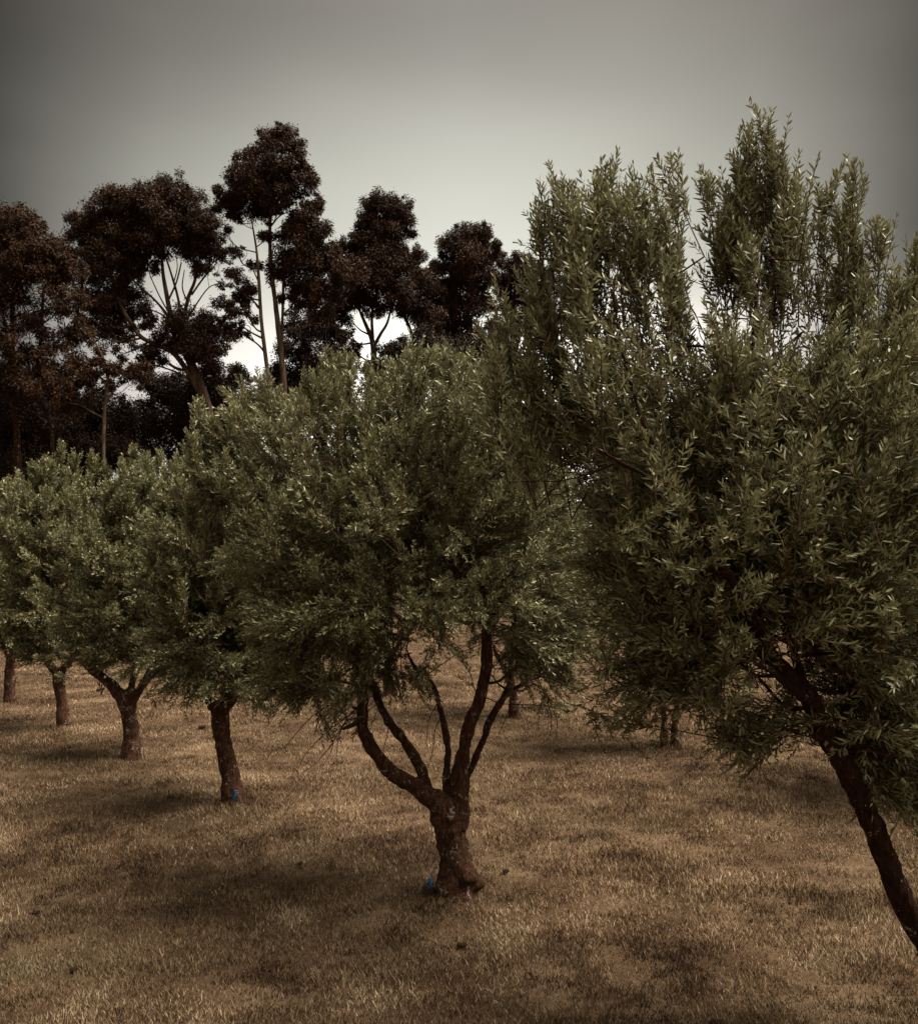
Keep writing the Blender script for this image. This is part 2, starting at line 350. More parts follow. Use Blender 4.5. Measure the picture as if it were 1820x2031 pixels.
def olive(label, base_px, Y0, limbs, blobs, n_shoots, leaves=22, leaf=(0.045, 0.065), wd=0.011, shoot=(0.25, 0.5), up=0.75,
          mat=OLIVE, bark=BARK, voxel=0.018, hexa=False, depth_k=1.0, depth_max=1.5, group='olive trees planted in rows', n_arms=70,
          cen=None, extra=(), bare=(), tips=(), tipn=14, airy=None, shell=0.45, sag=0.0, per=13, spray=0.42):
    """limbs: [[(px, py, dY, radius), ...], ...]   blobs: (px, py, r_px[, density]) outline circles of the crown at depth Y0"""
    b = P(base_px[0], base_px[1], Y0); b[2] = float(gh(b[0], b[1])) - 0.02
    root = thing('olive_tree', label, 'olive tree', b, group)
    W = []
    for lb in limbs:
        W.append((np.array([P(x, y, Y0 + d) for x, y, d, r in lb]), np.array([r for *_, r in lb])))
    mb = MB()
    for k, (p, r) in enumerate(W):
        if k == 0:
            p = p.copy(); p[0, 2] = b[2] - 0.08
        mb.tube(p, r, sides=12, sub=6, rough=0.05)
    for (x, y, d, r) in extra: mb.ball(P(x, y, Y0 + d), r, (1, 1, .9), rough=0.08)
    t = mb.build('trunk', bark, root, b); bark_finish(t, voxel, voxel * 1.5)
    # crown volume
    bl = np.array([(x, y, r, (q[0] if q else 1.0)) for x, y, r, *q in blobs])
    wpos = np.array([P(x, y, Y0) for x, y, *_ in bl]); wr = bl[:, 2] * Y0 / F
    c0 = np.average(wpos, axis=0, weights=wr ** 2) if cen is None else P(cen[0], cen[1], Y0)
    Rx = np.abs(wpos[:, 0] - c0[0]).max() + 0.2; Rz = np.abs(wpos[:, 2] - c0[2]).max() + 0.2
    # how deep the crown is at each blob
    e = np.clip(1 - ((wpos[:, 0] - c0[0]) / Rx) ** 2 * .8 - ((wpos[:, 2] - c0[2]) / Rz) ** 2 * .8, 0.08, 1)
    dep = np.clip(depth_max * np.sqrt(e) * depth_k, wr * 0.9, wr * 3.4)
    vol = wr ** 2 * dep * bl[:, 3]
    n_sp = max(60, n_shoots // per)
    idx = rng.choice(len(bl), n_sp, p=vol / vol.sum())
    dirn = unit(rng.normal(size=(n_sp, 3))); rr = rng.random(n_sp) ** shell
    Q = wpos[idx] + dirn * rr[:, None] * np.stack([wr[idx], dep[idx], wr[idx]], -1)
    out = unit((Q - c0) / np.array((Rx, depth_max, Rz)))
    low = np.clip((c0[2] - Q[:, 2]) / Rz, 0, 1)
    A = unit(out * 0.7 + np.array((0, 0, up)) + rng.normal(size=(n_sp, 3)) * 0.30)
    A = unit(A - np.array((0, 0, 1.0)) * (low * (up * 1.1 + sag))[:, None])
    AL = rng.uniform(0.5, 1.1, n_sp) * spray
    Q = Q - A * (AL * 0.9 + 0.42 * (shoot[0] + shoot[1]) * .5)[:, None]
    if len(tips):       # leading shoots that stand out of the crown
        tp, ta, tl = [], [], []
        for x, y in tips:
            for q_ in range(4):
                d_ = rng.uniform(-.2, .2) * dep.max()
                a_ = unit(np.array(((x - c0x(c0, Y0)) / F * .55 + rng.normal() * .08, rng.normal() * .12, 1.0)))
                l_ = spray * rng.uniform(.6, .95)
                e_ = P(x, y + 34 * (5.45 / Y0) ** 2, Y0) - a_ * (q_ * .22 * (Y0 / 6) ** .5 + .33 * (shoot[0] + shoot[1]) * .5)
                e_ = e_ + np.array((rng.normal() * .03 * q_, d_ if q_ else d_ * .3, 0))
                tp.append(e_ - a_ * l_); ta.append(a_); tl.append(l_)
        Q = np.vstack([np.array(tp), Q]); A = np.vstack([np.array(ta), A]); AL = np.concatenate([tl, AL])
        n_sp = len(Q)
    # shoots fan out from each spray
    si = rng.integers(0, n_sp, n_shoots)
    if len(tips): si[:len(tips) * 4 * tipn] = np.repeat(np.arange(len(tips) * 4), tipn)
    tpos = rng.random(n_shoots) ** 0.8
    S = Q[si] + A[si] * (AL[si] * tpos)[:, None] + rng.normal(size=(n_shoots, 3)) * 0.02
    Ln = rng.uniform(*shoot, n_shoots) * (1.15 - 0.45 * tpos)
    D = unit(A[si] + unit(rng.normal(size=(n_shoots, 3))) * ((0.62 - 0.3 * tpos) * (np.where(si < len(tips) * 4, .6, 1.0)))[:, None])
    if airy:            # thinner growth in the top of the crown
        zt = P(CX, airy, Y0)[2]
        kp = (S[:, 2] < zt) | (rng.random(n_shoots) < .58) | (si < len(tips) * 4)
        S, Ln, D, si = S[kp], Ln[kp], D[kp], si[kp]; n_shoots = len(S)
    lim = b[2] + 0.5
    S[:, 2] = np.where(S[:, 2] < lim, lim + rng.random(n_shoots) * .2, S[:, 2])
    droop = np.stack([np.zeros(n_shoots), np.zeros(n_shoots), -Ln * rng.uniform(0.0, 0.28, n_shoots)], -1)
    # leaves in opposite pairs along each shoot
    K = leaves // 2
    s = (np.arange(K)[None] + rng.random((n_shoots, K)) * .5) / K; s = 0.12 + 0.9 * s
    pos = S[:, None] + D[:, None] * (Ln[:, None] * s)[..., None] + droop[:, None] * (s ** 2)[..., None]
    ref = unit(rng.normal(size=(n_shoots, 3))); u = unit(np.cross(D, ref)); v = np.cross(D, u)
    a = (np.arange(K)[None] * (np.pi / 2) + rng.normal(size=(n_shoots, K)) * .35)
    rad = np.cos(a)[..., None] * u[:, None] + np.sin(a)[..., None] * v[:, None]
    allB, allD, allL = [], [], []
    for sg in (1, -1):
        th = np.radians(rng.uniform(24, 82, (n_shoots, K, 1))) * (1.1 - 0.6 * s[..., None])
        d = D[:, None] * np.cos(th) + sg * rad * np.sin(th) + rng.normal(size=(n_shoots, K, 3)) * 0.12
        allB.append(pos.reshape(-1, 3)); allD.append(unit(d).reshape(-1, 3))
        allL.append((rng.uniform(*leaf, (n_shoots, K)) * (1.08 - 0.45 * s ** 3)).ravel())
    B = np.vstack(allB); Dd = np.vstack(allD); Ls = np.concatenate(allL)
    V, k = leaf_polys(B, Dd, Ls, wd * rng.uniform(0.75, 1.2, len(B)), hexa)
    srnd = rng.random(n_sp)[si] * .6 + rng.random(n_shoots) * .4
    rn = np.clip(np.tile(np.repeat(srnd, K) + .5 * (s.ravel() - .45), 2) * 0.55 + rng.random(len(B)) * 0.5, 0, 1)   # shoot tips coloured paler to paint in sky and sun light on the crowns
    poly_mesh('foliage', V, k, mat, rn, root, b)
    # arms and twigs
    bm = MB()
    lp, lr = branch_points(W[1:] if len(W) > 1 else W)
    armtip = Q[rng.permutation(len(Q))[:n_arms]] if not len(tips) else np.vstack([Q[:len(tips) * 4:2], Q[len(tips) * 4:len(tips) * 4 + n_arms]])
    armpts, armr = [lp], [lr]
    order = np.argsort(np.linalg.norm(armtip - lp[len(lp) // 2], axis=1))
    for i in order:
        q = armtip[i]
        AP = np.vstack(armpts); AR = np.concatenate(armr)
        dd = np.linalg.norm(AP - q, axis=1) + 0.9 * np.clip(AP[:, 2] - q[2] + 0.15, 0, None) + 0.25 * (AR < 0.006)
        j = dd.argmin(); a0 = AP[j]; ln_ = np.linalg.norm(q - a0)
        if ln_ < 0.12: continue
        r0 = min(AR[j] * 0.62, 0.009 + 0.011 * ln_)
        m1 = a0 + (q - a0) * .35 + rng.normal(size=3) * ln_ * .07 + np.array((0, 0, -0.03 * ln_)); m2 = a0 + (q - a0) * .7 + rng.normal(size=3) * ln_ * .06 + np.array((0, 0, .03 * ln_))
        pp, rr_ = catmull([a0, m1, m2, q], [r0, r0 * .75, r0 * .55, r0 * .35], 3)
        armpts.append(pp[2:]); armr.append(rr_[2:])
        bm.tube([a0, m1, m2, q], [r0, r0 * .75, r0 * .55, max(r0 * .35, 0.003)], sides=6, sub=3)
    for tw in bare:
        bm.tube([P(x, y, Y0 + d) for x, y, d in tw], np.linspace(.0055, .002, len(tw)), sides=5, sub=4)
    bm.build('branches', bark if Y0 < 6 else TWIG, root, b)
    AP = np.vstack(armpts)
    # thin stems: from the nearest arm point to the shoot and along the shoot
    near = np.empty_like(Q)
    for c in range(0, n_sp, 2000):
        dd = ((Q[c:c + 2000, None] - AP[None]) ** 2).sum(-1); near[c:c + 2000] = AP[dd.argmin(1)]
    sel = np.linalg.norm(Q - near, axis=1) < 0.42
    r1 = 0.0028 if Y0 < 9 else 0.004
    def prisms(A, Bq, ra, rb):
        d = unit(Bq - A); uu = unit(np.cross(d, np.array((.2, .3, 1.)))); vv = np.cross(d, uu)
        ang = [0, 2 * np.pi / 3, 4 * np.pi / 3]
        o = [uu * math.cos(t_) + vv * math.sin(t_) for t_ in ang]
        q = []
        for i in range(3):
            k2 = (i + 1) % 3
            q.append(np.stack([A + o[i] * ra, A + o[k2] * ra, Bq + o[k2] * rb, Bq + o[i] * rb], 1))
        return np.vstack(q)
    mid = S + D * (Ln * .5)[:, None] + droop * .25; tipp = S + D * (Ln * .97)[:, None] + droop * .94
    q0 = np.vstack([prisms(near[sel], Q[sel], r1 * 2.2, r1 * 1.8), prisms(Q, Q + A * AL[:, None], r1 * 1.8, r1)])
    q1 = prisms(S, mid, r1, r1 * .75); q2 = prisms(mid, tipp, r1 * .75, r1 * .35)
    Q = np.vstack([q0, q1, q2])
    poly_mesh('twigs', Q, 4, TWIG, rng.random(len(Q)), root, b)
    return root

def limb(pts, k):          # widths given in picture units -> radii in metres
    return [(x, y, d, w_ * k) for x, y, d, w_ in pts]

# --- the central tree
k = 0.00085
olive('broad central olive tree with five lichen-spotted limbs splitting low from a burled trunk', (906, 1767), 8.0,
      [limb([(906, 1772, 0, 235), (904, 1745, 0, 190), (901, 1697, 0, 155), (894, 1650, 0, 158), (884, 1612, 0, 178), (868, 1590, 0, 120), (845, 1573, .05, 92)], k),
       limb([(868, 1592, 0, 110), (822, 1560, .05, 84), (783, 1537, 0, 75), (756, 1509, -.05, 70), (728, 1470, -.1, 66), (719, 1440, -.1, 58), (720, 1384, -.1, 54), (717, 1326, -.1, 50), (705, 1267, 0, 45), (697, 1189, 0, 40), (690, 1090, .1, 30), (640, 960, .1, 18)], k),
       limb([(850, 1576, .05, 70), (834, 1525, .15, 60), (802, 1470, .25, 52), (771, 1431, .3, 50), (752, 1392, .35, 44), (732, 1330, .4, 40), (728, 1267, .5, 36), (760, 1150, .6, 26), (780, 1000, .7, 16)], k),
       limb([(892, 1620, .05, 100), (893, 1585, .1, 72), (886, 1533, .1, 42), (888, 1482, .15, 36), (877, 1423, .2, 34), (865, 1377, .25, 30), (850, 1345, .3, 22), (820, 1320, .4, 15), (800, 1270, .5, 10)], k),
       limb([(905, 1640, 0, 130), (911, 1599, 0, 96), (910, 1541, -.02, 84), (920, 1486, -.05, 66), (931, 1435, -.1, 62), (947, 1400, -.1, 60), (961, 1345, -.1, 56), (965, 1287, -.1, 54), (961, 1220, -.1, 45), (955, 1120, -.1, 34), (930, 980, 0, 20), (900, 880, 0, 12)], k),
       limb([(915, 1600, .05, 60), (924, 1548, .1, 46), (935, 1521, .12, 40), (955, 1474, .15, 38), (974, 1423, .2, 38), (1002, 1377, .25, 36), (1012, 1330, .3, 26), (1020, 1240, .4, 20), (1040, 1100, .5, 14)], k),
       limb([(1005, 1376, .25, 26), (1041, 1353, .2, 19), (1080, 1334, .1, 14), (1123, 1275, 0, 10), (1150, 1200, 0, 7)], k),
       limb([(1055, 1345, .2, 12), (1119, 1345, .15, 9), (1166, 1347, .1, 6)], k)],
      [(425, 850, 55, .8), (400, 810, 22, .7), (470, 850, 70), (540, 800, 60), (545, 830, 70), (630, 750, 55), (655, 720, 35, .8), (700, 770, 75), (690, 725, 35, .8), (790, 760, 70), (810, 715, 35, .7), (865, 720, 45, .8), (890, 760, 75), (960, 750, 70), (940, 720, 40, .7),
       (480, 950, 75), (560, 930, 100), (680, 900, 130), (820, 890, 140), (950, 890, 130), (1060, 930, 90),
       (520, 1090, 80), (610, 1060, 120), (760, 1040, 150), (920, 1050, 150), (1060, 1070, 110), (1130, 1040, 60), (550, 1210, 75), (640, 1190, 105),
       (780, 1170, 110), (920, 1160, 100), (1050, 1190, 100), (1140, 1150, 70), (580, 1310, 65), (660, 1300, 75), (600, 1410, 50, .8), (655, 1435, 36, .8), (690, 1390, 50, .8), (560, 1390, 36, .7), (680, 1300, 60), (760, 1330, 45, .8), (840, 1340, 40, .8), (900, 1300, 45, .8), (730, 1270, 60), (540, 1350, 40, .6),
       (1080, 1270, 70), (1140, 1260, 60), (1165, 1190, 60), (1175, 1290, 40), (1050, 1330, 40, 1.5), (1040, 1375, 28, 2), (1115, 1335, 42, 1.5), (1095, 1400, 26, 2), (1085, 1360, 40, .7), (1150, 1330, 40, .6), (810, 1300, 40, .6), (790, 1370, 30, .6), (870, 1260, 50, .7), (980, 1290, 45, .6)],
      13500, leaves=24, leaf=(0.034, 0.058), wd=0.0105, shoot=(0.18, 0.36), depth_max=1.55, n_arms=130, hexa=True,
      extra=[(926, 1733, -.09, .098), (941, 1750, -.03, .08), (920, 1715, -.08, .06), (885, 1625, -.06, .07), (878, 1755, -.05, .07)], voxel=0.014, sag=0.25, shell=0.4,
      tips=[(393, 790), (430, 825), (475, 795), (520, 758), (548, 775), (585, 770), (618, 735), (640, 688), (660, 700), (692, 708), (738, 742), (770, 740), (803, 690), (822, 715), (862, 690), (882, 678), (918, 702), (948, 712), (985, 700), (1010, 740), (405, 860), (400, 920)],
      bare=[[(724, 1385, -.1), (690, 1420, -.2), (650, 1450, -.3), (610, 1490, -.3), (590, 1525, -.3)], [(722, 1400, -.1), (680, 1440, -.3), (655, 1480, -.4), (625, 1515, -.4), (600, 1532, -.4)],
            [(726, 1450, -.1), (745, 1490, -.2), (752, 1530, -.2)], [(760, 1405, .3), (772, 1430, .2), (762, 1480, .1), (758, 1500, .1)], [(720, 1360, -.1), (670, 1390, -.2), (620, 1420, -.3), (575, 1470, -.3), (560, 1490, -.3)],
            [(875, 1420, .2), (862, 1450, .1), (858, 1490, .1), (850, 1520, .1)], [(870, 1390, .2), (850, 1430, .1), (846, 1480, .1)],
            [(1066, 1345, .15), (1080, 1380, .1), (1092, 1420, .1), (1090, 1460, .1), (1075, 1475, .1)], [(1080, 1380, .1), (1070, 1410, 0), (1068, 1440, 0)], [(1092, 1400, .1), (1104, 1430, .1), (1102, 1465, .1)],
            [(1015, 1390, .25), (1000, 1430, .2), (985, 1465, .2)], [(690, 1420, -.2), (672, 1460, -.3), (668, 1500, -.3)], [(650, 1450, -.3), (660, 1480, -.3), (640, 1520, -.3)]])

# --- the leaning tree at the right
k = 0.0029
olive('big near olive tree on a long dark trunk leaning in from the right edge', (1930, 2060), 5.45,
      [[(1932, 2062, 0, .12), (1895, 1985, 0, .092), (1836, 1871, -.05, .075), (1787, 1782, -.1, .067), (1728, 1632, -.15, .062), (1680, 1530, -.2, .064), (1626, 1437, -.25, .058), (1601, 1382, -.25, .055), (1542, 1320, -.3, .048), (1495, 1265, -.3, .047), (1484, 1218, -.3, .042)],
       [(1500, 1275, -.3, .048), (1484, 1218, -.3, .043), (1482, 1145, -.3, .037), (1486, 998, -.3, .030), (1500, 860, -.3, .024), (1490, 700, -.3, .016), (1510, 500, -.3, .009), (1520, 300, -.3, .004)],
       [(1600, 1375, -.25, .04), (1588, 1340, -.2, .026), (1573, 1290, -.15, .023), (1557, 1230, -.1, .020), (1600, 1130, 0, .018), (1640, 980, .1, .015), (1670, 800, .2, .012), (1690, 560, .2, .007)],
       [(1540, 1318, -.3, .035), (1500, 1235, -.45, .028), (1430, 1120, -.6, .022), (1350, 980, -.6, .018), (1280, 850, -.6, .014), (1230, 680, -.5, .010), (1210, 480, -.5, .005)],
       [(1610, 1400, -.25, .035), (1568, 1364, -.45, .022), (1520, 1327, -.6, .015), (1450, 1310, -.7, .011), (1360, 1330, -.7, .008), (1290, 1390, -.7, .005)],
       [(1625, 1460, -.24, .03), (1607, 1457, -.35, .012), (1557, 1448, -.4, .010), (1510, 1462, -.5, .007), (1460, 1480, -.5, .004)],
       [(1655, 1470, -.2, .03), (1700, 1340, 0, .017), (1740, 1220, .1, .015), (1770, 1050, .2, .018), (1790, 850, .3, .012)],
       [(1350, 980, -.6, .016), (1200, 900, -.7, .011), (1100, 830, -.8, .008), (1000, 745, -.8, .005)]],
      [(1110, 380, 30, 0.42), (1100, 430, 38, 0.36), (1075, 470, 30, 0.3), (1205, 345, 28, 0.48), (1200, 410, 50, 0.6), (1265, 390, 45, 0.6), (1325, 400, 34, 0.48), (1160, 480, 50, 0.42), (1265, 480, 55, 0.48), (1170, 580, 75, 0.36), (1090, 590, 60, 0.42), (1270, 600, 70, 0.3),
       (1405, 400, 26, 0.36), (1430, 420, 35, 0.48), (1480, 340, 34, 0.6), (1515, 270, 20, 0.48), (1490, 290, 24, 0.48), (1545, 320, 40, 0.6), (1500, 400, 65, 0.6), (1560, 400, 50, 0.6), (1390, 510, 30, 0.36), (1450, 500, 50, 0.6), (1530, 500, 60, 0.6), (1400, 600, 45, 0.36), (1490, 610, 80, 0.48),
       (1630, 400, 34, 0.3), (1675, 390, 26, 0.36), (1650, 460, 36, 0.21), (1700, 470, 40, 0.3), (1740, 480, 30, 0.42), (1740, 550, 45, 0.42), (1680, 560, 55, 0.36), (1600, 600, 60, 0.3), (1810, 510, 26, 0.48), (1825, 580, 40, 0.54),
       (1200, 1100, 70), (1190, 1200, 60), (1205, 1290, 55), (1010, 670, 50, .8), (1060, 680, 60, .45), (1000, 740, 45, .7), (1090, 770, 80, .55), (1180, 720, 100, .8), (1310, 740, 110, .8), (1450, 740, 120), (1590, 730, 120), (1720, 700, 110), (1810, 720, 90),
       (1180, 870, 90, .8), (1290, 880, 130), (1450, 880, 140), (1620, 880, 140), (1780, 880, 120), (1240, 1010, 100), (1370, 1030, 140), (1540, 1030, 140), (1700, 1030, 140), (1840, 1020, 110),
       (1270, 1140, 80), (1360, 1160, 120), (1480, 1150, 90, .8), (1620, 1160, 100), (1750, 1160, 120), (1850, 1160, 110), (1260, 1260, 70), (1350, 1280, 90), (1440, 1270, 60, .8),
       (1700, 1270, 80), (1790, 1290, 90), (1280, 1365, 50, .6), (1370, 1350, 45, .4), (1240, 1430, 30, 4), (1490, 1440, 45, 3), (1540, 1410, 40, 2), (1480, 1480, 25, 5), (1440, 1460, 25, 4), (1215, 1380, 30, 2.5), (1330, 1425, 22, 1.5),
       (1720, 1360, 50, 1), (1800, 1400, 60, 1.5), (1780, 1490, 40, 3), (1820, 1540, 50, 6), (1775, 1580, 36, 7), (1820, 1600, 45, 6), (1850, 1480, 60, 3)],
      9300, leaves=24, leaf=(0.040, 0.072), wd=0.0112, shoot=(0.22, 0.5), depth_max=1.15, n_arms=190, hexa=True, bark=BARK_DARK,
      up=1.0, voxel=0.012, cen=(1500, 900), sag=0.15, shell=0.5, per=10, spray=0.5,
      tips=[(1108, 318), (1085, 372), (1062, 408), (1130, 350), (1160, 390), (1205, 288), (1188, 330), (1235, 350), (1270, 325), (1300, 360), (1343, 350), (1402, 330), (1440, 345), (1460, 290), (1480, 228), (1518, 200), (1500, 250),
            (1530, 285), (1548, 275), (1572, 292), (1632, 348), (1682, 320), (1692, 395), (1742, 420), (1770, 530), (1815, 465), (998, 575), (980, 625), (1035, 610), (1065, 490)], tipn=5, airy=760)

# --- the rest of the front row, going away to the left
k = 0.00117
olive('second olive of the front row, straight trunk with a blue tag at its foot', (465, 1592), 10.9,
      [limb([(466, 1594, 0, 150), (459, 1550, 0, 98), (443, 1474, 0, 82), (437, 1407, 0, 88)], k),
       limb([(437, 1415, 0, 80), (417, 1390, 0, 50), (402, 1360, .1, 34), (380, 1260, .2, 28), (360, 1120, .2, 18)], k),
       limb([(440, 1420, 0, 70), (450, 1370, .1, 50), (455, 1280, .1, 36), (450, 1100, .1, 24), (430, 960, .1, 12)], k),
       limb([(442, 1410, 0, 60), (475, 1370, -.2, 36), (520, 1300, -.3, 28), (540, 1200, -.3, 18)], k)],
      [(390, 910, 30, .8), (400, 960, 60), (345, 990, 40), (460, 960, 80), (330, 1050, 50), (400, 1070, 85), (490, 1080, 110), (340, 1150, 60), (420, 1190, 100), (540, 1200, 100),
       (350, 1250, 60), (430, 1300, 75), (520, 1320, 70), (345, 1340, 38), (390, 1360, 35), (560, 1370, 45), (500, 1400, 30, .7)],
      7000, leaves=20, leaf=(0.045, 0.07), wd=0.016, shoot=(0.2, 0.42), depth_max=1.4, mat=OLIVE_FAR, voxel=0.022, n_arms=60, tips=[(400, 868), (372, 905), (340, 925), (440, 880), (310, 985), (330, 950)])
k = 0.00146
olive('third olive of the front row, with a stout trunk forking into wide V limbs', (264, 1497), 13.6,
      [limb([(264, 1500, 0, 130), (262, 1475, 0, 92), (258, 1434, 0, 76), (252, 1395, 0, 84)], k),
       limb([(250, 1400, 0, 80), (236, 1375, 0, 62), (205, 1345, 0, 52), (157, 1303, .1, 45), (134, 1262, .1, 34), (120, 1180, .2, 20)], k),
       limb([(254, 1398, 0, 60), (262, 1360, .1, 34), (268, 1328, .2, 30), (275, 1250, .3, 24), (270, 1120, .3, 16), (270, 990, .3, 9)], k),
       limb([(256, 1398, 0, 60), (283, 1358, -.1, 40), (303, 1324, -.2, 35), (320, 1260, -.2, 26), (340, 1130, -.2, 16)], k)],
      [(268, 920, 26, .8), (270, 960, 50), (220, 960, 30, .8), (210, 1000, 45), (320, 950, 45), (350, 980, 50), (170, 1060, 55), (240, 1060, 75), (320, 1060, 80), (180, 1150, 70), (270, 1150, 90), (350, 1160, 60),
       (180, 1230, 60), (260, 1250, 75), (200, 1290, 45), (270, 1310, 35, .7), (330, 1280, 50), (340, 1340, 25, .6)],
      5500, leaves=18, leaf=(0.05, 0.075), wd=0.020, shoot=(0.2, 0.42), depth_max=1.5, mat=OLIVE_FAR, voxel=0.026, n_arms=50, tips=[(268, 892), (290, 905), (318, 900), (345, 915), (182, 900), (210, 922), (240, 915), (165, 960)])
k = 0.00173
olive('fourth olive of the front row, with a slim straight trunk and rounded pale crown', (128, 1436), 16.1,
      [limb([(128, 1438, 0, 90), (125, 1415, 0, 62), (120, 1375, 0, 58), (118, 1330, 0, 62)], k),
       limb([(118, 1335, 0, 50), (94, 1310, .1, 30), (80, 1250, .1, 22), (70, 1120, .1, 14)], k),
       limb([(118, 1335, 0, 50), (142, 1306, -.1, 28), (150, 1250, -.1, 20), (130, 1120, 0, 12)], k)],
      [(90, 935, 18, .8), (50, 985, 38), (90, 975, 40), (140, 930, 28, .8), (135, 980, 45), (40, 1040, 50), (100, 1050, 70), (160, 1050, 50), (40, 1120, 60), (110, 1130, 75), (50, 1200, 60), (120, 1220, 65), (50, 1265, 45), (110, 1285, 45), (165, 1270, 30)],
      4500, leaves=16, leaf=(0.055, 0.085), wd=0.024, shoot=(0.2, 0.45), depth_max=1.5, mat=OLIVE_FAR, voxel=0.03, n_arms=40, tips=[(120, 882), (95, 915), (70, 925), (40, 945), (145, 900), (15, 965)])
k = 0.00205
olive('fifth olive of the front row, half cut off by the left edge', (20, 1387), 19.1,
      [limb([(20, 1389, 0, 80), (20, 1365, 0, 54), (20, 1328, 0, 48), (22, 1290, 0, 45)], k),
       limb([(22, 1300, 0, 40), (0, 1260, 0, 26), (-20, 1160, 0, 14)], k), limb([(22, 1300, 0, 40), (40, 1255, 0, 26), (50, 1160, 0, 14)], k)],
      [(-20, 990, 35), (20, 1010, 40), (-50, 1060, 50), (10, 1080, 60), (60, 1100, 40), (-30, 1150, 60), (30, 1170, 55), (-20, 1230, 45), (30, 1250, 45), (60, 1280, 22), (-5, 1290, 22)],
      3200, leaves=14, leaf=(0.06, 0.09), wd=0.028, shoot=(0.2, 0.45), depth_max=1.5, mat=OLIVE_FAR, voxel=0.035, n_arms=30)

# --- the second row, seen behind the front row
def back_olive(label, px, Y0, n, top, wpx, hpx, trunks=1, lean=0, bot=0.6):
    base_y = 1120 + CAM_H * F / Y0
    m = F / Y0
    fork = base_y - 0.75 * m
    limbs = []
    if trunks == 1:
        limbs.append([(px, base_y, 0, .14), (px + lean * .3, base_y - .3 * m, 0, .085), (px + lean, fork, 0, .085)])
    else:
        limbs.append([(px - 10, base_y, 0, .09), (px - 9, base_y - .3 * m, 0, .06), (px - 14, fork, 0, .055)])
        limbs.append([(px + 14, base_y, .15, .08), (px + 12, base_y - .3 * m, .15, .055), (px + 20, fork, .15, .05)])
    for s_, dd in ((-1, .2), (1, -.2), (.2, .3)):
        limbs.append([(px + lean, fork + 4, 0, .06), (px + lean + s_ * .25 * m, fork - .4 * m, dd, .04), (px + lean + s_ * .5 * m, fork - 1.2 * m, dd, .02)])
    bl = []
    cy = (top + base_y - bot * m) / 2; ry = (base_y - bot * m - top) / 2
    for _ in range(26):
        a_, q = rng.uniform(0, 2 * np.pi), rng.random() ** .5 * .72
        bl.append((px + math.cos(a_) * q * wpx, cy + math.sin(a_) * q * ry, .34 * min(wpx, ry) * rng.uniform(.8, 1.2)))
    olive(label, (px, base_y), Y0, limbs, bl, n, leaves=16, leaf=(0.05, 0.08), wd=0.021, shoot=(0.2, 0.45), depth_max=1.4, mat=OLIVE_FAR, voxel=0.03, n_arms=36, sag=.4)

back_olive('olive of the back row with twin thin trunks, seen left of the leaning trunk', 1325, 14.2, 5200, 880, 250, 250, trunks=2, bot=1.0)
back_olive('olive of the back row whose trunk shows just right of the central tree limbs', 1020, 17.2, 4200, 900, 175, 220, lean=-10)
back_olive('olive of the back row at the right edge, behind the leaning tree', 1838, 11.4, 4500, 780, 250, 300, lean=-12)
back_olive('olive of the back row seen between the limbs of the central tree', 770, 20.0, 2400, 960, 150, 200)
back_olive('farthest olive of the back row, behind the second front-row tree', 580, 22.9, 2000, 980, 140, 170)

# ---------------------------------------------------------------- gum trees behind the orchard
def leafy_clump(c, r, n, ls=(0.11, 0.19), wl=0.046, flat=0.85, ntuft=None):
    """ragged clump of drooping leaves built from tufts"""
    nt_ = ntuft or max(10, int(60 * (r / 1.3) ** 2))
    d = unit(rng.normal(size=(nt_, 3))); d[:, 2] = d[:, 2] + 0.25
    tc_ = np.asarray(c) + d * r * 1.05 * (rng.random(nt_) ** .4)[:, None] * np.array((1, 1, flat))
    tr_ = r * rng.uniform(.12, .38, nt_)
    i = rng.choice(nt_, n, p=tr_ ** 1.6 / (tr_ ** 1.6).sum())
    q = unit(rng.normal(size=(n, 3)))
    B = tc_[i] + q * (tr_[i] * rng.random(n) ** .5 * rng.choice([1, 1, 1, 1.5], n))[:, None]
    D = unit(q * .5 + np.array((0, 0, -.55)) + rng.normal(size=(n, 3)) * .45)
    return B, D, rng.uniform(*ls, n), wl * rng.uniform(.7, 1.2, n), i, tc_

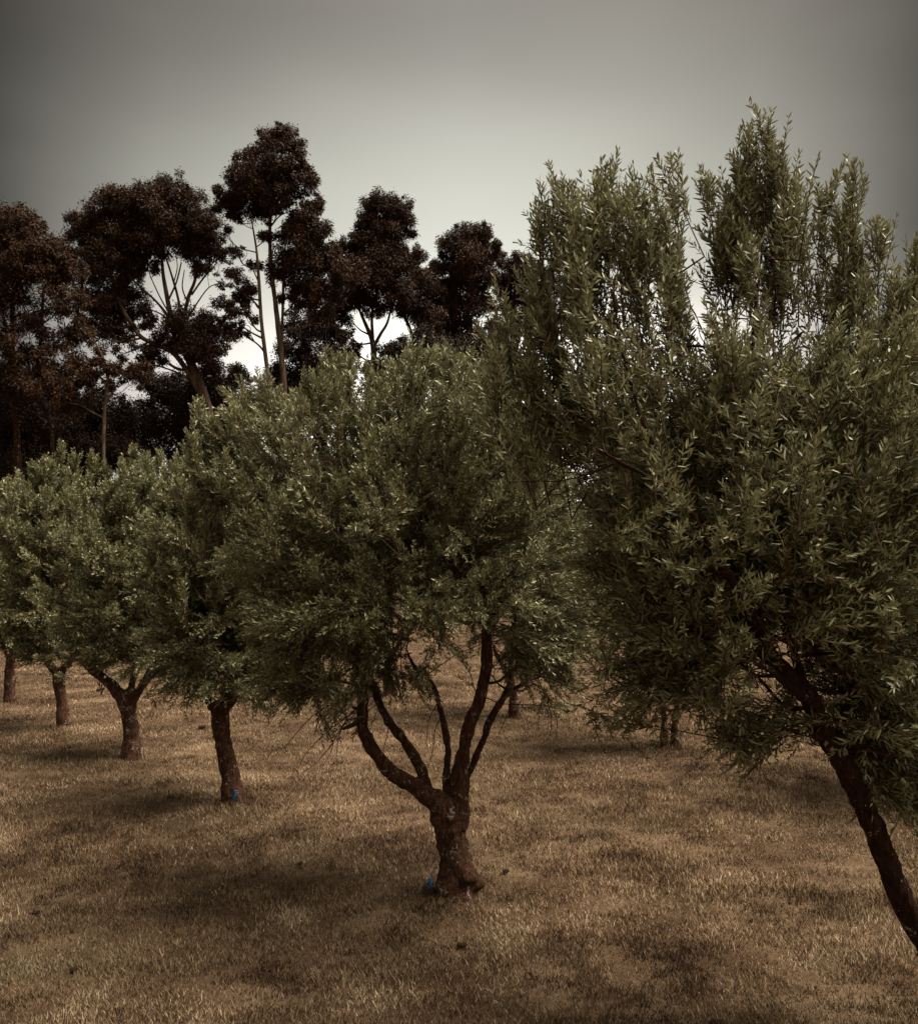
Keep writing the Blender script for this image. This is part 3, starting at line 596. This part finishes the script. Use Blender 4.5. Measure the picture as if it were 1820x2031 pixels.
def gum(label, Y0, stems, clumps, dens=1.0, thin=1.0, mat=GUM, bark=GUMBARK, name='gum_tree', cat='gum tree', group='gum trees behind the orchard', world=False):
    P = (lambda x, y, Y: np.array((x, Y, y))) if world else globals()['P']
    """stems: [(px,py,dY,r)..]; clumps: (px,py,r_px) in picture units at depth Y0"""
    x0, y0 = stems[0][0][:2]
    b = P(x0, y0, Y0); b[2] = 0
    root = thing(name, label, cat, b, group)
    mb = MB(); W = []
    for s_ in stems:
        p = np.array([P(x, y, Y0 + d) for x, y, d, r in s_]); r = np.array([r for *_, r in s_]) * thin
        W.append((p, r))
    p, r = W[0]; W[0] = (np.vstack([[b[0], b[1], -.2], p]), np.concatenate([[r[0] * 1.35], r]))
    for p, r in W: mb.tube(p, r, sides=8, sub=5, rough=.04)
    mb.build('trunk', bark, root, b)
    lp, lr = branch_points(W)
    Bs, Ds, Ls, Ws, Rn, tufts = [], [], [], [], [], []
    for c in clumps:
        x, y, r_ = c[:3]; q = c[3] if len(c) > 3 else 1.0
        R = r_ if world else r_ * 1.12 * Y0 / F
        ctr = P(x, y, Y0 + rng.uniform(-.6, .6) * R)
        n = int(9000 * dens * q * (R / 1.3) ** 2)
        nt_ = None if q >= .8 else max(5, int(24 * (R / 1.3) ** 2))
        B, D, l_, w_, ii, tcs = leafy_clump(ctr, R, n, ntuft=nt_)
        Bs.append(B); Ds.append(D); Ls.append(l_); Ws.append(w_)
        tint_ = rng.random(len(tcs))
        Rn.append(tint_[ii] * .55 + rng.random(n) * .45)
        tufts.append((ctr, tcs))
    V, k_ = leaf_polys(np.vstack(Bs), np.vstack(Ds), np.concatenate(Ls), np.concatenate(Ws), up=.2)
    poly_mesh('foliage', V, k_, mat, np.concatenate(Rn), root, b)
    bm = MB()
    for ctr, tcs in tufts:
        lowc = ctr + np.array((0, 0, -.25))
        dd = np.linalg.norm(lp - lowc, axis=1) + 1.1 * np.clip(lp[:, 2] - lowc[2] + .6, 0, None)
        a0 = lp[dd.argmin()]; r0 = min(lr[dd.argmin()] * .6, .055); ln_ = np.linalg.norm(ctr - a0)
        m = (a0 + ctr) / 2 + rng.normal(size=3) * .08 * ln_ + np.array((0, 0, -.08 * ln_))
        bm.tube([a0, m, ctr], [r0, r0 * .7, r0 * .45], sides=5, sub=4)
        pick = tcs[rng.permutation(len(tcs))[:9]]
        for t_ in pick:
            s0 = m + (ctr - m) * rng.uniform(0, 1)
            bm.tube([s0, (s0 + t_) / 2 + rng.normal(size=3) * .08, t_], [r0 * .4, r0 * .28, .009], sides=4, sub=3)
    bm.build('branches', bark, root, b)
    return root

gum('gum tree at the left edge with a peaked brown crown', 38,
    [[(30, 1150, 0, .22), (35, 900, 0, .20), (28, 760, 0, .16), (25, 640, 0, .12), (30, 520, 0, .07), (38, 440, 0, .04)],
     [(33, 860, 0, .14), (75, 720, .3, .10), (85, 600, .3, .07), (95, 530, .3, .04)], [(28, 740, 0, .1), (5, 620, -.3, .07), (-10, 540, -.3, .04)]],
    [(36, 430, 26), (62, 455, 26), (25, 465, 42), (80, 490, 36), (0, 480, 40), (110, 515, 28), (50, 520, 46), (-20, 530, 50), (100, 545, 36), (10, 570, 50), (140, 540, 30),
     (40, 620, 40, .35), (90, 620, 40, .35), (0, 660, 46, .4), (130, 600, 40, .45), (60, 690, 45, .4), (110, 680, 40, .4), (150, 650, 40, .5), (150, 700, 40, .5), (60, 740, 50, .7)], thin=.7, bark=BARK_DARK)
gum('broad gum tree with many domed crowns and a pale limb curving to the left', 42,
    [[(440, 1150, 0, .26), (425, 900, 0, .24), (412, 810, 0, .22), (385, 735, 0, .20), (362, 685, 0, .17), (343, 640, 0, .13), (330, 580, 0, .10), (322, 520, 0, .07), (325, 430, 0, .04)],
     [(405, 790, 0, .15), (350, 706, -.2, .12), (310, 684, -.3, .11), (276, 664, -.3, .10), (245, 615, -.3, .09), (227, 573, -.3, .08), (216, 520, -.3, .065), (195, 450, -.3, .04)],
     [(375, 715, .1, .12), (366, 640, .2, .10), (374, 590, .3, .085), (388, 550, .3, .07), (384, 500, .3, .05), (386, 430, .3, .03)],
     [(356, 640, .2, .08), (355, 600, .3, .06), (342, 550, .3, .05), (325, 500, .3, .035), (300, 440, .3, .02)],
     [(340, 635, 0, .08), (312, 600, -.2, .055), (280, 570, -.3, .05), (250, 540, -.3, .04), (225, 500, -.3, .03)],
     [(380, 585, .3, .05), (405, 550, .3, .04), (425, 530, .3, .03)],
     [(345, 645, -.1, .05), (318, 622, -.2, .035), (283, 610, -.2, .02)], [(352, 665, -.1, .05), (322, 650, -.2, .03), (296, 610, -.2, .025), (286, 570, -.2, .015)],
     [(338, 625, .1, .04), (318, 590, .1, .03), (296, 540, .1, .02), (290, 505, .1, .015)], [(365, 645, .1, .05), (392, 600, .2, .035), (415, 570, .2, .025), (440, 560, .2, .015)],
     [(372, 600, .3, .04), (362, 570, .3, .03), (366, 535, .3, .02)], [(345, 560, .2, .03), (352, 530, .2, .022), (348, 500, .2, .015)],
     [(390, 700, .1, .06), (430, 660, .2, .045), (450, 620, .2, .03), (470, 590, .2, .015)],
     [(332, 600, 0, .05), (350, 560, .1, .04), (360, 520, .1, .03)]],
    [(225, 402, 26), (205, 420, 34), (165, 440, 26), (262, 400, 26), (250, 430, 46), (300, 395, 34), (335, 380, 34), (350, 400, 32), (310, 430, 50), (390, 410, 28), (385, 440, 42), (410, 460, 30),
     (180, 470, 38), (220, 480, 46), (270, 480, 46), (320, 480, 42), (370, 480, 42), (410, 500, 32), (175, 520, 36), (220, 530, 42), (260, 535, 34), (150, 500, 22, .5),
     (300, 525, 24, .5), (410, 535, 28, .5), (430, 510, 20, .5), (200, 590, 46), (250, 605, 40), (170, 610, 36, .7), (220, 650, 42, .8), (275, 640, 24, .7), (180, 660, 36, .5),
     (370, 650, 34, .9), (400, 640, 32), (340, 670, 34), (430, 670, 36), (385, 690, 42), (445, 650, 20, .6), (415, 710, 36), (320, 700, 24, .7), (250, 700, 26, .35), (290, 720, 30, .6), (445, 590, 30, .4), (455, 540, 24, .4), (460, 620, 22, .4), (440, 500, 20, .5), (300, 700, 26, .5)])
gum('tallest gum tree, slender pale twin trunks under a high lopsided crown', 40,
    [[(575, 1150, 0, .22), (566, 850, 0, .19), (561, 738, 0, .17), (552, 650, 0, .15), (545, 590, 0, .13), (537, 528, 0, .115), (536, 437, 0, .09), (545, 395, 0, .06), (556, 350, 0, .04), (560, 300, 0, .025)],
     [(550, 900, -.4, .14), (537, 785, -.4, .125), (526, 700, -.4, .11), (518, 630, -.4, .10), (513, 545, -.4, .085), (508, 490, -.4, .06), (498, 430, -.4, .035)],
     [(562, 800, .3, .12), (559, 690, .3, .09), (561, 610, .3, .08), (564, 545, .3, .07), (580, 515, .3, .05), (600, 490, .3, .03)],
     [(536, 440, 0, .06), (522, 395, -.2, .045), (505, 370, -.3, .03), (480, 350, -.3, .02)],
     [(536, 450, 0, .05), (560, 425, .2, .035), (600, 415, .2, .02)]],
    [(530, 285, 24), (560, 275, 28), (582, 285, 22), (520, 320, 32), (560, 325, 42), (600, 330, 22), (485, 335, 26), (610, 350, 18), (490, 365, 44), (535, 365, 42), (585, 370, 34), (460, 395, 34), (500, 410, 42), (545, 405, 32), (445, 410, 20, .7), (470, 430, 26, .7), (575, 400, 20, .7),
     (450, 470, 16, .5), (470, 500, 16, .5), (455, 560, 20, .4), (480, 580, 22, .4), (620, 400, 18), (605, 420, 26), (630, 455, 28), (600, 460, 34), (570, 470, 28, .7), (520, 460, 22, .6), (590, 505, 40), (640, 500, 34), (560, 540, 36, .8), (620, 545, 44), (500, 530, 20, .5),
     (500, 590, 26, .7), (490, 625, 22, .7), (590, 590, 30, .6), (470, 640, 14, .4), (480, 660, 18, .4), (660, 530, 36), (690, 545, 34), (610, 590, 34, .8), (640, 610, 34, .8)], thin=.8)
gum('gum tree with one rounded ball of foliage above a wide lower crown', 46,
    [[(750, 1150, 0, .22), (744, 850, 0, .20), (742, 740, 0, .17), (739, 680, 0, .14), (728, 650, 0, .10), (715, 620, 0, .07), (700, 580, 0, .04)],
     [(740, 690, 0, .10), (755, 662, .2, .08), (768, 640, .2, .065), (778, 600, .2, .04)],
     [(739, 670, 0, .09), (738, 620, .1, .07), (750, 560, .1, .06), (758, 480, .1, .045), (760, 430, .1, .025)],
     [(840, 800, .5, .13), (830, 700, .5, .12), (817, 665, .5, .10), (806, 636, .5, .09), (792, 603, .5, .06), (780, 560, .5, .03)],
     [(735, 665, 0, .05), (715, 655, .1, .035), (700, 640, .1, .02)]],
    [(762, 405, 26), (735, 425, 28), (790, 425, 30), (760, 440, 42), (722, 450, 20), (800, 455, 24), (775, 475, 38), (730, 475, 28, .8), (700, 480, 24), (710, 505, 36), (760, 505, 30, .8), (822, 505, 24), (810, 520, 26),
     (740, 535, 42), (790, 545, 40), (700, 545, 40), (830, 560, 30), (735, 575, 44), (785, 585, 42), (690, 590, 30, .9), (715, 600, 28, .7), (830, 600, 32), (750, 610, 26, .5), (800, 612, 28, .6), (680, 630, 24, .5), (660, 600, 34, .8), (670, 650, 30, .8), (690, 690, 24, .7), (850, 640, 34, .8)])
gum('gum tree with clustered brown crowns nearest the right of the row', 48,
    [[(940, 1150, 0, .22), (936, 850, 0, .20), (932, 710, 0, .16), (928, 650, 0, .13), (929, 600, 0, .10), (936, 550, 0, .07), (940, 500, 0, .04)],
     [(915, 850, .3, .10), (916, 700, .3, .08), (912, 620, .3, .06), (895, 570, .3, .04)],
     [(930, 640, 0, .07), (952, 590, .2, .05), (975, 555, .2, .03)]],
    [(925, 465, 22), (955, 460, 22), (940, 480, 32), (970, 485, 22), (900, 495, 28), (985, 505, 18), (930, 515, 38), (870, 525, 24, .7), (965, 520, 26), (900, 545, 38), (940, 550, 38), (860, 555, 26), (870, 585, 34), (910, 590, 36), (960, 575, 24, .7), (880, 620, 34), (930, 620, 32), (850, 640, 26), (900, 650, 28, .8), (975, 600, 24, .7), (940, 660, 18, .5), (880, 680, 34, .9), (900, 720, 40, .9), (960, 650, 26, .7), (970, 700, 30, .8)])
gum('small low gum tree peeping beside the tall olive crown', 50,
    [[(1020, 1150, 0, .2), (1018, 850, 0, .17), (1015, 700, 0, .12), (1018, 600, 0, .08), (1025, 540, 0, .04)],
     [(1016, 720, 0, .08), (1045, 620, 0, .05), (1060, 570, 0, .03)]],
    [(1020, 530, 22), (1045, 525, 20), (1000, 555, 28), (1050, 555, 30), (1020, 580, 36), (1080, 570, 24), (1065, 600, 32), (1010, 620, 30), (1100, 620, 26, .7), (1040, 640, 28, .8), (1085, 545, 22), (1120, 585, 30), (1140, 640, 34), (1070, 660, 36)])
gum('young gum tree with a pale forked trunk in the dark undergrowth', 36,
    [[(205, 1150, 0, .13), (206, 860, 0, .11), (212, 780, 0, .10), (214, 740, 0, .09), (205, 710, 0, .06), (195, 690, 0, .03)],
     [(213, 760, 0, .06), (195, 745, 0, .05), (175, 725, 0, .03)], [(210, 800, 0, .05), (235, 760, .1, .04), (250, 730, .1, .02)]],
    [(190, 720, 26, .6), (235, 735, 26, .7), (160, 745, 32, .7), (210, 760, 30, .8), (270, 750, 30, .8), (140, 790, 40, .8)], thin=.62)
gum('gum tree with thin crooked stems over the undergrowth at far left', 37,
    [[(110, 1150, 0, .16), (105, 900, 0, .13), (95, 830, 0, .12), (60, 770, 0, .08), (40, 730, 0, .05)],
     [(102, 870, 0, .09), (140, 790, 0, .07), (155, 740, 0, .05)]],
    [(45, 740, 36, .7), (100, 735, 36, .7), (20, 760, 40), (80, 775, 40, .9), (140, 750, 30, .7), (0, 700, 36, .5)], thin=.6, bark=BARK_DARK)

def bush(label, Y0, px, clumps, dens=1.15):
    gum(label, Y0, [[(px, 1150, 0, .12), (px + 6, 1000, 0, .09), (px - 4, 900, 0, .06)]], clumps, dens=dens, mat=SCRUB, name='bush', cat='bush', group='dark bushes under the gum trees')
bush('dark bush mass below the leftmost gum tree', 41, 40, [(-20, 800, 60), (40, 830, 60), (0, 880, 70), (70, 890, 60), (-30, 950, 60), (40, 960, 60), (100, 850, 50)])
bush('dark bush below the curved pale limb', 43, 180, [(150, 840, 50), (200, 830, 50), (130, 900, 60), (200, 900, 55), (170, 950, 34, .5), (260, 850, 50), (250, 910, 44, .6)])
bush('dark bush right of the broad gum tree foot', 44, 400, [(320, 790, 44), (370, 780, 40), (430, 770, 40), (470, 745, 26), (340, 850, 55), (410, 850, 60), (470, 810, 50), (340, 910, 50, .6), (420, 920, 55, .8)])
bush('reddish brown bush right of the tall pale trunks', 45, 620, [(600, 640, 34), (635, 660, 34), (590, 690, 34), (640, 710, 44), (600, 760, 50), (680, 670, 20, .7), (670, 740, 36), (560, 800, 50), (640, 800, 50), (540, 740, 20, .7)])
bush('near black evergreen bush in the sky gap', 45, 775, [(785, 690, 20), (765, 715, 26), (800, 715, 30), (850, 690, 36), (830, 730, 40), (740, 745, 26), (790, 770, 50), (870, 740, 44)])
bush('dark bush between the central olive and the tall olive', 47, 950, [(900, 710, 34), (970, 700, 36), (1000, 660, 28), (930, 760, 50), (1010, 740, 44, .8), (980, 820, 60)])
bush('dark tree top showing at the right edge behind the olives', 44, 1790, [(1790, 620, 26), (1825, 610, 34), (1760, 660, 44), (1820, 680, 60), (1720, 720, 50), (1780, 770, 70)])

def far_wood():
    Bs, Ds, Ls, Ws, Rn = [], [], [], [], []
    for x in np.arange(-420, 2300, 46):
        top = 965 if x < 1000 else 850
        for y in np.arange(top + rng.uniform(-12, 25), 1160, 48):
            Y0 = 62 + rng.uniform(-4, 6); R = 46 * Y0 / F
            B, D, l_, w_, ii, tcs = leafy_clump(P(x + rng.uniform(-16, 16), y, Y0), R, 1100, ls=(.2, .34), wl=.11)
            Bs.append(B); Ds.append(D); Ls.append(l_); Ws.append(w_); Rn.append(rng.random(len(B)))
    V, k_ = leaf_polys(np.vstack(Bs), np.vstack(Ds), np.concatenate(Ls), np.concatenate(Ws), up=.2)
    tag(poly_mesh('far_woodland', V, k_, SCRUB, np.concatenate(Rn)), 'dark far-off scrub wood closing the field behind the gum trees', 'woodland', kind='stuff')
far_wood()

# ---------------------------------------------------------------- small things on the ground
def ribbon_material():
    m, t, b = mat_base('blue_tape', 0.45, 0.4)
    n = t.nodes.new('ShaderNodeTexNoise'); n.inputs['Scale'].default_value = 60
    r = ramp(t, [(.35, (0.008, 0.05, 0.16)), (.65, (0.04, 0.22, 0.46))]); t.links.new(n.outputs[0], r.inputs[0]); t.links.new(r.outputs[0], b.inputs['Base Color'])
    return m
BLUE = ribbon_material()

def blue_tag(label, x, y, Y0, h, w_, stake=True):
    c = P(x, y, Y0); g = float(gh(c[0], c[1])); base = np.array((c[0], c[1], g))
    root = thing('plastic_tag', label, 'plastic tag', base, 'blue tags at the feet of the olives')
    if stake:
        s = MB(); s.tube([base + (0.02, 0, -.02), base + (0.0, 0, .06), base + (-.004, 0, c[2] - g + h * .3)], [.006, .005, .004], sides=6)
        s.build('stake', TWIG, root, base)
    m = MB()
    for q in range(3):       # folded strips of tape
        n = 9; zz = np.linspace(0, 1, n); off = (q - 1) * w_ * .33
        top = c + np.array((off * .5, -.012 - .006 * q, h * .5))
        cen_ = top[None] + np.stack([off * zz + .01 * np.sin(zz * 9 + q), -.008 * np.sin(zz * 7 + q * 2), -h * zz * (1 - .16 * q)], -1)
        a_ = .5 * np.sin(zz * 5 + q); hw = w_ * .28 * (1 - .25 * zz)
        sd = np.stack([np.cos(a_), np.sin(a_), np.zeros(n)], -1) * hw[:, None]
        th = np.array((0, .0012, 0))
        v = np.stack([cen_ - sd - th, cen_ + sd - th, cen_ + sd + th, cen_ - sd + th], 1).reshape(-1, 3)
        m.v.append(v)
        for i in range(n - 1):
            for j in range(4):
                k2 = (j + 1) % 4; m.f.append([m.n + i * 4 + j, m.n + i * 4 + k2, m.n + i * 4 + 4 + k2, m.n + i * 4 + 4 + j])
        m.f.append([m.n, m.n + 3, m.n + 2, m.n + 1]); m.f.append([m.n + 4 * n - 4 + j for j in range(4)]); m.n += 4 * n
    m.ball(c + np.array((0, -.012, h * .45)), w_ * .32, (1, .7, .8), rough=.1)
    m.build('tape', BLUE, root, base)
blue_tag('bright blue tag on a short stake left of the central trunk foot', 853, 1752, 7.95, .085, .042)
blue_tag('deep blue tag tied against the foot of the second front-row trunk', 467, 1578, 10.72, .12, .045)

CLOD = bark_material('clod', (0.012, 0.006, 0.004), (0.03, 0.016, 0.01), (0.06, 0.035, 0.022))
def clod(label, x, y, r):
    Y0 = CAM_H * F / (y - 1120.0); c = P(x, y, Y0); c[2] = float(gh(c[0], c[1]))
    m = MB()
    for _ in range(5):
        m.ball(c + np.array((*rng.uniform(-1, 1, 2) * r * .8, r * .25 + .02)), r * rng.uniform(.35, .65), (1, 1, .7), rough=.15)
    o = m.build('dirt_clod', CLOD, None, c, smooth=False)
    tag(o, label, 'dirt clod', 'dark clods lying in the grass')
for a in [('dark clod in the grass well left of the central trunk', 597, 1713, .035), ('dark clod in the grass right of the central trunk base', 1003, 1718, .03),
          ('small dark clod farther right, beyond the central trunk', 1135, 1660, .03), ('dark clod directly in front of the central trunk', 918, 1862, .035),
          ('small dark clod in the near grass, just right of centre', 1050, 1912, .028), ('dark clod at the bottom left near the frame edge', 145, 1908, .03),
          ('flattish dark clod at the far left, level with the central trunk foot', 75, 1797, .04), ('dark clod between the second and third front-row trunks', 400, 1440, .06),
          ('dark tuft-like clod right of the second front-row trunk', 490, 1586, .05), ('dark clod between the third and fourth front-row trunks', 200, 1370, .08),
          ('dark clod under the leaning tree near the bottom right', 1425, 2020, .04)]:
    clod(*a)
